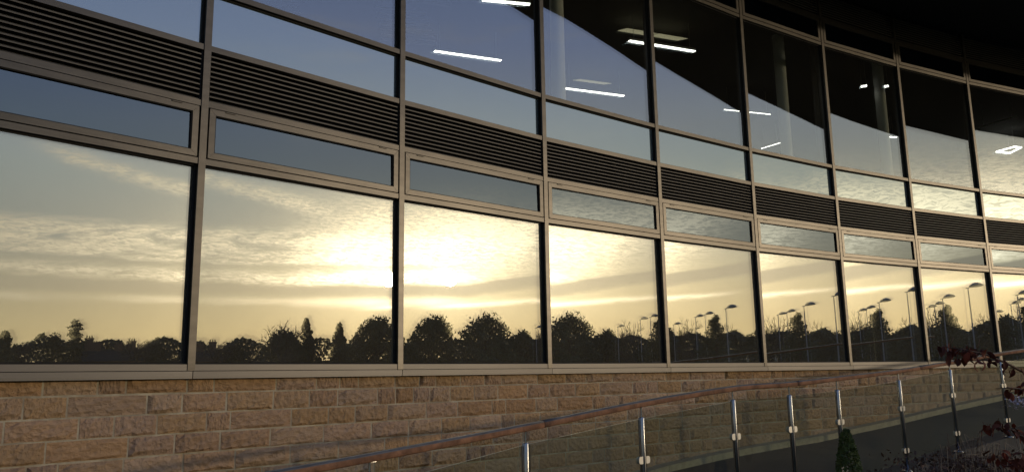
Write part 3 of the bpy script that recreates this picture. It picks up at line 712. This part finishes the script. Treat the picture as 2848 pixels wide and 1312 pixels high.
# ------------------------------------------------------------ foliage
def leafcloud(b_, pts, size, rnd_, m=0, flat=0.0):
    for q in pts:
        s_ = size * rnd_.uniform(.55, 1.35)
        a = Vector((rnd_.gauss(0, 1), rnd_.gauss(0, 1), rnd_.gauss(0, 1) * (1 - flat))).normalized(); c = a.cross(Vector((rnd_.gauss(0, 1), rnd_.gauss(0, 1), rnd_.gauss(0, 1)))).normalized()
        q = Vector(q); b_.quad(q - a * s_, q - c * s_ * .55 + a * s_ * .1, q + a * s_, q + c * s_ * .55, m)
def crown_blobs(kind, h, w, rnd_):
    "list of (centre, radii) clumps"
    out = []
    if kind == 'round':
        for k in range(46):
            a = rnd_.uniform(0, 2 * PI); u = rnd_.uniform(-.75, 1); rr_ = math.sqrt(max(0, 1 - u * u)) * rnd_.uniform(.55, 1.0)
            out.append((Vector((math.cos(a) * rr_ * w * .44, math.sin(a) * rr_ * w * .44, h * .52 + u * h * .38)), w * rnd_.uniform(.12, .2)))
        for k in range(26): out.append((Vector((rnd_.uniform(-.36, .36) * w, rnd_.uniform(-.36, .36) * w, h * rnd_.uniform(.08, .62))), w * .2))
    elif kind == 'dome':
        for k in range(95):
            u = rnd_.random() ** .8; a = rnd_.uniform(0, 2 * PI); rad = w * .5 * (1 - u ** 2.1) ** .5 * rnd_.uniform(.45, .93)
            out.append((Vector((math.cos(a) * rad, math.sin(a) * rad, h * (.06 + .84 * u))), w * rnd_.uniform(.075, .15)))
    elif kind == 'cone':
        for k in range(44):
            u = k / 43; a = rnd_.uniform(0, 2 * PI); rr_ = (1 - u) ** .75 * w * .46 * rnd_.uniform(.5, 1.05)
            out.append((Vector((math.cos(a) * rr_, math.sin(a) * rr_, h * (.07 + .9 * u))), w * (.06 + .15 * (1 - u))))
    elif kind == 'cedar':
        for k in range(26):
            u = k / 25; z_ = h * (.10 + .88 * u); ww = w * .5 * (1 - u ** 1.5 * .80) * rnd_.uniform(.6, 1.12); off_ = rnd_.uniform(0, 2 * PI)
            for j in range(7):
                a = off_ + j * .9 + rnd_.gauss(0, .3); rr_ = ww * rnd_.uniform(.15, 1)
                out.append((Vector((math.cos(a) * rr_, math.sin(a) * rr_, z_ + rnd_.gauss(0, .014) * h - .03 * h * rr_ / ww)), w * rnd_.uniform(.06, .11)))
    return out
def tree(kind, x, y, zt, w, label, seed, cat='tree', m='leaf', n=2600, ls=.16):
    rnd_ = random.Random(seed); h = zt - ZG; e = empty('tree' if kind != 'bare' else 'bare_tree', (x, y, ZG)); tag(e, label, cat)
    if kind == 'bare':
        b_ = MB(); tw = MB()
        def br(p, d, L, r_, dep):
            pts = [p]; q = p
            for k in range(3):
                d = (d + Vector((rnd_.gauss(0, .13), rnd_.gauss(0, .13), rnd_.gauss(0, .06) + .05))).normalized(); q = q + d * L / 3; pts.append(q)
            (b_ if dep < 2 else tw).tube(pts, [r_, r_ * .85, r_ * .7, r_ * .55], 5 if dep < 2 else 3, cap=False)
            if dep < 5:
                for k in range(3 if dep < 4 else 3):
                    nd = (d + Vector((rnd_.gauss(0, .62), rnd_.gauss(0, .62), rnd_.gauss(.05, .38)))).normalized()
                    br(pts[rnd_.choice((1, 2, 3))] if k else q, nd, L * rnd_.uniform(.62, .82), max(r_ * .58, .034), dep + 1)
        L0 = h * .30
        br(Vector((0, 0, 0)), Vector((rnd_.uniform(-.05, .05), rnd_.uniform(-.05, .05), 1)), L0, .035 * h, 0)
        # fit height
        zz = max(v[2] for v in tw.v); k_ = h / zz; xs = max(abs(v[0]) for v in tw.v); kx = min(1.6, w * .55 / xs)
        for q in (b_, tw): q.v = [(v[0] * kx, v[1] * kx, v[2] * k_) for v in q.v]
        obj('trunk', b_.mesh('trunk', [M['bark']]), e); obj('crown', tw.mesh('crown', [M['bark']]), e); return e
    b_ = MB(); b_.tube([(0, 0, 0), (rnd_.uniform(-.1, .1), 0, h * .4), (0, 0, h * .85)], [.035 * h, .025 * h, .006 * h], 7, cap=False)
    blobs = crown_blobs(kind, h, w, rnd_)
    for c_, r_ in blobs[::4]: b_.tube([(0, 0, max(.1 * h, c_.z - .15 * h)), c_], [.009 * h, .003 * h], 4, cap=False)
    obj('trunk', b_.mesh('trunk', [M['bark']]), e)
    b_ = MB(); pts = []
    per = max(6, int(n * 1.7) // len(blobs))
    for c_, r_ in blobs:
        for _ in range(per):
            v = Vector((rnd_.gauss(0, 1), rnd_.gauss(0, 1), rnd_.gauss(0, 1))); v = v.normalized() * (rnd_.random() ** .45) * r_ * 1.15
            if kind == 'cedar': v.z *= .45
            pts.append(c_ + v)
    leafcloud(b_, pts, ls, rnd_, flat=.5 if kind == 'cedar' else 0); obj('crown', b_.mesh('crown', [M[m]]), e); return e
def far(azd, dist, org=(0.0, 9.0)): return org[0] + dist * math.cos(R(azd)), org[1] + dist * math.sin(R(azd))
def T(kind, azd, dist, eld, wdeg, label, seed, org=(0.0, 9.0), m='leaf', n=2600, ls=None):
    x, y = far(azd, dist, org); zt = (dist + 11) * math.tan(R(eld)); w = dist * R(wdeg) * 1.05
    return tree(kind, x, y, zt, w, label, seed, m=m, n=n, ls=ls or dist * (.0015 if kind == 'cedar' else .0023))
O0 = (-3.5, 6.2); O1 = (-2.0, 7.7); O2 = (-.4, 9.2); O3 = (1.3, 10.7); O4 = (3.0, 12.0); O5 = (4.9, 13.3)
T('cone', -28.6, 120, 3.1, 2.3, 'spiky dark spruce reflected at the far left edge of the leftmost window', 1, O0)
T('bare', -26.8, 125, 2.55, 2.6, 'low twiggy bare tree reflected between the spruce and the tall cedar', 2, O0)
T('cedar', -25.9, 118, 2.9, 3.4, 'sloping left shoulder cedar reflected beside the tall cedar', 33, O0, n=2400)
T('cedar', -24.7, 115, 3.75, 2.5, 'tall layered cedar reflected in the leftmost window', 3, O0, n=3200)
T('bare', -21.3, 120, 2.75, 3.0, 'wide fan shaped bare tree reflected right of the chimneys in the leftmost window', 4, O0)
T('dome', -19.7, 125, 2.55, 2.4, 'low rounded tree reflected right of the fan shaped bare tree', 5, O0, m='leaf2', n=1800)
T('bare', -19.3, 120, 2.85, 1.8, 'small bare tree reflected above a low rounded tree in the second window', 6, O1)
T('bare', -17.4, 108, 4.0, 4.2, 'large wide bare tree with a fuzzy outline in the second window', 7, O1)
T('dome', -17.2, 114, 3.45, 3.9, 'broad dark tree mass behind the large fuzzy bare tree', 8, O1, n=3200)
T('cone', -15.7, 110, 4.15, 2.1, 'tall pointed cypress reflected in the second window', 9, O1)
T('cone', -13.3, 110, 3.8, 2.3, 'broad conical holly reflected alone between two dark masses', 10, O1, m='leaf2')
T('dome', -10.6, 105, 4.35, 4.6, 'large domed tree split by the second mullion', 11, O1, n=4200)
T('cone', -7.9, 112, 3.5, 1.2, 'narrow dark tree between two large domed trees', 12, O2)
T('dome', -7.5, 98, 4.5, 5.0, 'biggest round dark tree in the third window', 13, O2, n=4600)
T('dome', -4.7, 108, 3.35, 3.2, 'flat topped greyish tree right of the biggest round tree', 14, O2, m='leaf2', n=2600)
T('bare', -3.3, 95, 3.9, 2.8, 'bare tree with fine twigs among the lamp posts in the fourth window', 15, O3)
T('bare', -1.7, 88, 3.5, 2.6, 'second bare tree behind the row of lamp posts', 16, O4)
tree('cone', 61.3, 9.6, 4.85, 4.6, 'bushy conifer standing just behind the second nearest lamp post', 17, m='leaf2', n=2600, ls=.11)
T('dome', 1.3, 62, 3.1, 4.2, 'low spreading tree reflected right of the bushy conifer', 18, O4, m='leaf2', n=2600)
T('bare', 4.6, 58, 3.3, 3.4, 'thin bare tree reflected at the right of the nearest lamp post', 19, O5)
T('dome', 8.5, 60, 3.4, 5, 'loose round tree reflected beyond the nearest lamp post', 20, O5, n=2600)
T('dome', 14, 62, 3.2, 6, 'dark tree at the end of the reflected tree line', 22, O5, n=2600)
# far wood: continuous low mass behind
rw_ = random.Random(77); b_ = MB()
pts = []
for k in range(30000):
    a = rw_.uniform(-48, 32); dd = 128 if a < -6 else 128 - min(50, (a + 6) * 6); dd += rw_.uniform(-3, 6)
    top = 1.6 + 1.3 * noise.noise(Vector((a * .55, 0, 0))) + .5 * noise.noise(Vector((a * 2.3, 4, 0)))
    top = max(.3, top * .6 + 1.75) if a < -6 else max(.3, top * .45 + 2.0)
    z_ = ZG + (dd * math.tan(R(top)) - ZG) * (1 - rw_.random() ** 1.6 * .9)
    x, y = far(a, dd); pts.append((x, y, z_))
leafcloud(b_, pts, .42, rw_)
for k in range(80):
    a0, a1 = -48 + k, -47 + k
    q = []
    for a in (a0, a1):
        dd = (128 if a < -6 else 128 - min(50, (a + 6) * 6)) + 5; tp = dd * math.tan(R(1.45 if a < -6 else 1.75)); x, y = far(a, dd); x2, y2 = far(a, dd + 4); q.append((x, y, x2, y2, tp))
    (x0, y0, u0, w0, t0), (x1, y1, u1, w1, t1) = q
    b_.hexa([(x0, y0, ZG), (x1, y1, ZG), (u1, w1, ZG), (u0, w0, ZG), (x0, y0, t0), (x1, y1, t1), (u1, w1, t1), (u0, w0, t0)])
o = obj('far_wood', b_.mesh('far_wood', [M['leaf']])); tag(o, 'low dark belt of far trees reflected along the foot of the windows', 'wood', kind='stuff')
# house with chimneys
hx, hy = far(-22.6, 122, O0); hs = empty('house', (hx, hy, ZG), R(-22.6 - 90)); tag(hs, 'dark gabled house with tall chimney stacks reflected in the leftmost window', 'house')
b_ = MB(); b_.box(-4.2, 4.2, -3, 3, 0, 4.6); obj('wall', b_.mesh('wall', [M['brickfar']]), hs)
b_ = MB()
b_.hexa([(-4.5, -3.3, 4.6), (4.5, -3.3, 4.6), (4.5, 3.3, 4.6), (-4.5, 3.3, 4.6), (-4.3, -.05, 6.3), (4.3, -.05, 6.3), (4.3, .05, 6.3), (-4.3, .05, 6.3)])
rf = obj('roof', b_.mesh('roof', [M['slate']]), hs)
for cx, hh in ((-2.9, 7.7), (-1.2, 7.2), (1.6, 7.3), (2.6, 8.1)):
    b_ = MB(); b_.box(-.55, .55, -.4, .4, 5, hh - .3); b_.box(-.62, .62, -.47, .47, hh - .3, hh - .12)
    for px in (-.32, 0, .32): b_.tube([(px, 0, hh - .12), (px, 0, hh + .25)], [.1, .08], 8)
    obj('chimney', b_.mesh('chimney', [M['brickfar']]), rf, Matrix.Translation((cx, 0, 0)))
for wx in (-2.6, 0, 2.6):
    for wz in (.9, 3.0):
        b_ = MB(); b_.box(wx - .5, wx + .5, -3.03, -2.98, wz, wz + 1.1); obj('window', b_.mesh('window', [M['pane_far']]), hs)
# lamp posts
def lamp(x, y, zt, label, k=1.0):
    e = empty('street_lamp', (x, y, ZG)); tag(e, label, 'street lamp', 'lamp posts by the car park'); h = zt - ZG
    b_ = MB(); b_.tube([(0, 0, 0), (0, 0, 1.2), (0, 0, 1.25), (0, 0, h)], [.075 * k, .07 * k, .045 * k, .03 * k], 10); obj('pole', b_.mesh('pole', [M['lampdark']], True), e)
    b_ = MB(); b_.tube([(0, -.12, h - .03), (0, .15, h + .03)], .03 * k, 8); obj('arm', b_.mesh('arm', [M['lampdark']], True), e)
    # flat teardrop lantern
    b_ = MB(); n = 12; L = .66 * k; rows = []
    for j in range(9):
        u = j / 8; w_ = .20 * k * math.sin(PI * min(1, .12 + u * .86)) ** .7 * (1 - .35 * u); tp = .21 * k * math.sin(PI * (.1 + .85 * u)) ** .8
        ring = []
        for q in range(n):
            a = 2 * PI * q / n; ring.append((math.cos(a) * w_, .08 + u * L, h + .03 + .05 * u + (math.sin(a) * (tp if math.sin(a) > 0 else tp * .25))))
        rows.append(ring)
    for ring in rows: b_.v += ring
    for j in range(8):
        for q in range(n): b_.f.append((j * n + q, j * n + (q + 1) % n, (j + 1) * n + (q + 1) % n, (j + 1) * n + q)); b_.mi.append(0)
    b_.f.append(tuple(range(n))); b_.mi.append(0); b_.f.append(tuple(8 * n + q for q in range(n))); b_.mi.append(0)
    obj('lantern', b_.mesh('lantern', [M['lampdark']], True), e)
lamp(41.0, 13.0, 4.38, 'nearest and tallest lamp post in the right hand windows', 1.0)
lamp(47.5, 10.95, 4.38, 'lamp post standing in front of the bushy conifer', 1.0)
lamp(61.5, 8.75, 5.0, 'third lamp post along the row, left of the bushy conifer', 1.0)
lamp(66.5, 7.6, 5.15, 'fourth lamp post along the row among bare branches', 1.0)
lamp(77.0, 4.6, 5.15, 'fifth and last lamp post of the row over the flat topped tree', 1.0)

# shrub with glossy leaves near the wall (seen mirrored in the fourth window)
def shrub(x, y, z0, h, w, m, label, seed, n=1500, ls=.03, twigm='twigdark', name='shrub', loose=.3):
    rnd_ = random.Random(seed); e = empty(name, (x, y, z0)); tag(e, label, 'shrub')
    b_ = MB(); tips = []
    for k in range(26):
        a = rnd_.uniform(0, 2 * PI); q = Vector((0, 0, 0)); d = Vector((math.cos(a) * .5, math.sin(a) * .5, 1)).normalized(); pts_ = [q]
        for j in range(5):
            d = (d + Vector((rnd_.gauss(0, .2), rnd_.gauss(0, .2), rnd_.gauss(.02, .1)))).normalized(); q = q + Vector((d.x * w * .35, d.y * w * .35, d.z * h * .21)); pts_.append(q); tips.append(q)
        b_.tube(pts_, [.012, .01, .008, .006, .004, .003], 4, cap=False)
    obj('stems', b_.mesh('stems', [M[twigm]]), e)
    b_ = MB(); pp = []
    for _ in range(n):
        t_ = rnd_.choice(tips); pp.append(t_ + Vector((rnd_.gauss(0, 1), rnd_.gauss(0, 1), rnd_.gauss(0, 1))) * loose * w * .3)
    leafcloud(b_, pp, ls, rnd_); obj('foliage', b_.mesh('foliage', [M[m]]), e); return e
shrub(13.5, 8.1, ZG, 2.15, 1.5, 'conifer', 'glossy leaved shrub mirrored at the foot of the fourth window', 51, 1800, .045)
shrub(9.5, 7.2, ZG, 1.7, .5, 'leaf', 'slim upright evergreen mirrored at the right of the third window', 52, 1500, .04)

# dwarf conifer in the bed
c0 = at(2352, 1193, 6.5); rnd_ = random.Random(8)
e = empty('conical_conifer', (c0.x, c0.y, ZG)); tag(e, 'small clipped cone shaped conifer standing in front of the fourth visible steel post', 'shrub')
h = c0.z - ZG; b_ = MB(); b_.tube([(0, 0, 0), (0, 0, h * .9)], [.02, .004], 6, cap=False); obj('trunk', b_.mesh('trunk', [M['bark']]), e)
b_ = MB(); pts = []
for k in range(11000):
    u = rnd_.random() ** .8; r_ = (.018 + .245 * (u ** .62)) * (1 + .10 * noise.noise(Vector((k % 7, u * 14, 0)))) ; a = rnd_.uniform(0, 2 * PI)
    rr_ = r_ * (1 - .35 * rnd_.random() ** 2); pts.append((math.cos(a) * rr_ * .78, math.sin(a) * rr_ * .78, h * (1 - u) + rnd_.gauss(0, .008)))
leafcloud(b_, pts, .0105, rnd_); o = obj('foliage', b_.mesh('foliage', [M['conifer']]), e)

# copper leaved shrub on the right, close to the viewer: arching branches with hanging leaves
def leafmesh(seed):
    rnd_ = random.Random(seed); b_ = MB(); L = .044; Wd = .0125; cols_ = 5; bend = rnd_.uniform(-.004, .01)
    rows = []
    for j in range(cols_ + 1):
        u = j / cols_; w_ = Wd * math.sin(PI * min(1, u * .93 + .05)) ** .8; zc = -L * u; yc = bend * math.sin(PI * u)
        rows.append([(-w_, yc + .003, zc), (0, yc - .001, zc - .001), (w_, yc + .003, zc)])
    for r_ in rows: b_.v += r_
    for j in range(cols_):
        for q in (0, 1): b_.f.append((j * 3 + q, j * 3 + q + 1, j * 3 + q + 4, j * 3 + q + 3)); b_.mi.append(0)
    n0 = len(b_.v); b_.v += [(-.0008, 0, .012), (.0008, 0, .012), (.0008, 0, 0), (-.0008, 0, 0)]; b_.f.append((n0, n0 + 1, n0 + 2, n0 + 3)); b_.mi.append(0)
    return b_.mesh('leaf', [M['copper']], True)
LM = [leafmesh(k) for k in range(5)]
rc = random.Random(12)
base = at(3150, 1500, 2.9); cs = empty('copper_leaved_shrub', (base.x, base.y, ZG)); tag(cs, 'dark copper red leaved shrub reaching in from the right over the handrail', 'shrub')
CI = Matrix.Translation(cs.location).inverted()
branches = [  # pixel path, depth
    ([(3050, 1180), (2950, 1095), (2860, 1042), (2800, 1010), (2740, 985), (2680, 972), (2635, 965)], 2.9, 60, .010, 960),
    ([(3050, 1260), (2950, 1150), (2890, 1100), (2840, 1082), (2800, 1076)], 2.7, 30, .009, 1070),
    ([(3050, 1340), (2960, 1270), (2880, 1225), (2820, 1195), (2778, 1188)], 2.8, 46, .014, 1190),
    ([(3050, 1380), (2950, 1330), (2860, 1290), (2800, 1275), (2740, 1272)], 2.8, 36, .014, 1270)]
for pth, dpt, nl, spread, _ in branches:
    P3 = [at(x, y, dpt + .12 * math.sin(k)) for k, (x, y) in enumerate(pth)]; P3 = [base] + P3 if False else [Vector((base.x, base.y, base.z))] + P3
    sp_ = catmull([tuple(q) for q in P3], 5); b_ = MB(); n_p = len(sp_)
    b_.tube(sp_, [.008 - .0065 * k / n_p for k in range(n_p)], 6)
    twl = []
    for _ in range(nl // 3):
        k = rc.randrange(n_p // 3, n_p - 1); d = Vector((rc.gauss(-.3, .6), rc.gauss(0, .5), rc.gauss(0, .35))).normalized(); q = sp_[k] + d * rc.uniform(.02, .06)
        b_.tube([sp_[k], q], [.0016, .0009], 4); twl.append(q)
    obj('branch', b_.mesh('branch', [M['twigdark']], True), cs, CI)
    for k in range(nl):
        q = rc.choice(twl) if rc.random() < .6 else sp_[rc.randrange(n_p * 2 // 5, n_p)]
        q = Vector(q) + Vector((rc.gauss(0, 1), rc.gauss(0, 1), rc.gauss(0, .6))) * spread
        mm = CI @ Matrix.Translation(q) @ Matrix.Rotation(rc.uniform(0, 2 * PI), 4, 'Z') @ Matrix.Rotation(rc.gauss(0, .55), 4, 'X') @ Matrix.Rotation(rc.gauss(0, .5), 4, 'Y') @ Matrix.Scale(rc.uniform(.5, .95), 4)
        o = obj('leaf', rc.choice(LM), cs); o.matrix_local = mm
# pale blossom cluster at the right edge
bl = at(2835, 1118, 2.9); e = empty('flower_cluster', (bl.x, bl.y, bl.z)); tag(e, 'pale pinkish blossom cluster at the right edge under the copper leaves', 'flowers')
b_ = MB(); rq = random.Random(4)
b_.tube([(.0, 0, 0), (.15, .02, -.14)], .0015, 4); obj('stem', b_.mesh('stem', [M['twigdark']]), e)
b_ = MB(); leafcloud(b_, [(rq.gauss(0, .025), rq.gauss(0, .02), rq.gauss(0, .012) - .0) for _ in range(90)], .006, rq); o = obj('petals', b_.mesh('petals', [M['petal']]), e); o['kind'] = 'stuff'
# wispy shrub with dry twigs
for (px, py, dp, hh, ww, sd_, lab) in ((2700, 1180, 4.6, .95, 1.0, 61, 'wispy shrub of pale dry twigs in front of the last steel posts'), (2640, 1238, 4.1, .5, .9, 62, 'lower dark twiggy shrub at the bottom right, left of the wispy one'), (2800, 1200, 3.9, .8, 1.1, 63, 'dense dark twiggy shrub in the bottom right corner')):
    q = at(px, py, dp); rnd_ = random.Random(sd_); e = empty('twiggy_shrub', (q.x, q.y, ZG)); tag(e, lab, 'shrub')
    Hh = q.z - ZG; b_ = MB(); dk = MB(); lv = MB()
    for k in range(620):
        a = rnd_.uniform(0, 2 * PI); rr_ = rnd_.random() ** .5 * ww * .36; bx_, by_ = math.cos(a) * rr_, math.sin(a) * rr_
        st = Vector((bx_ * .5, by_ * .5, Hh * rnd_.uniform(.1, .6))); top = Vector((bx_ * 1.1, by_ * 1.1, Hh * rnd_.uniform(.72, 1.0) * (1 - .35 * (rr_ / (ww * .36)) ** 2)))
        mid_ = (st + top) / 2 + Vector((rnd_.gauss(0, .04), rnd_.gauss(0, .04), rnd_.gauss(.02, .03))); tip = top + Vector((rnd_.gauss(0, .05), rnd_.gauss(0, .05), rnd_.uniform(-.05, .03)))
        (b_ if k % 2 == 0 else dk).tube([st, mid_, top, tip], [.0022, .0017, .0012, .0008], 3, cap=False)
    for k in range(40): 
        a = rnd_.uniform(0, 2 * PI); dk.tube([(0, 0, 0), (math.cos(a) * ww * .25, math.sin(a) * ww * .25, Hh * .6)], [.009, .003], 4, cap=False)
    pp = [Vector((rnd_.gauss(0, ww * .2), rnd_.gauss(0, ww * .2), Hh * rnd_.uniform(.15, .86))) for _ in range(9000)]
    leafcloud(lv, pp, .014, rnd_)
    obj('twigs', b_.mesh('twigs', [M['twig']]), e); obj('stems', dk.mesh('stems', [M['twigdark']]), e); obj('foliage', lv.mesh('foliage', [M['twigdark'] if sd_ != 61 else M['twigdark']]), e)
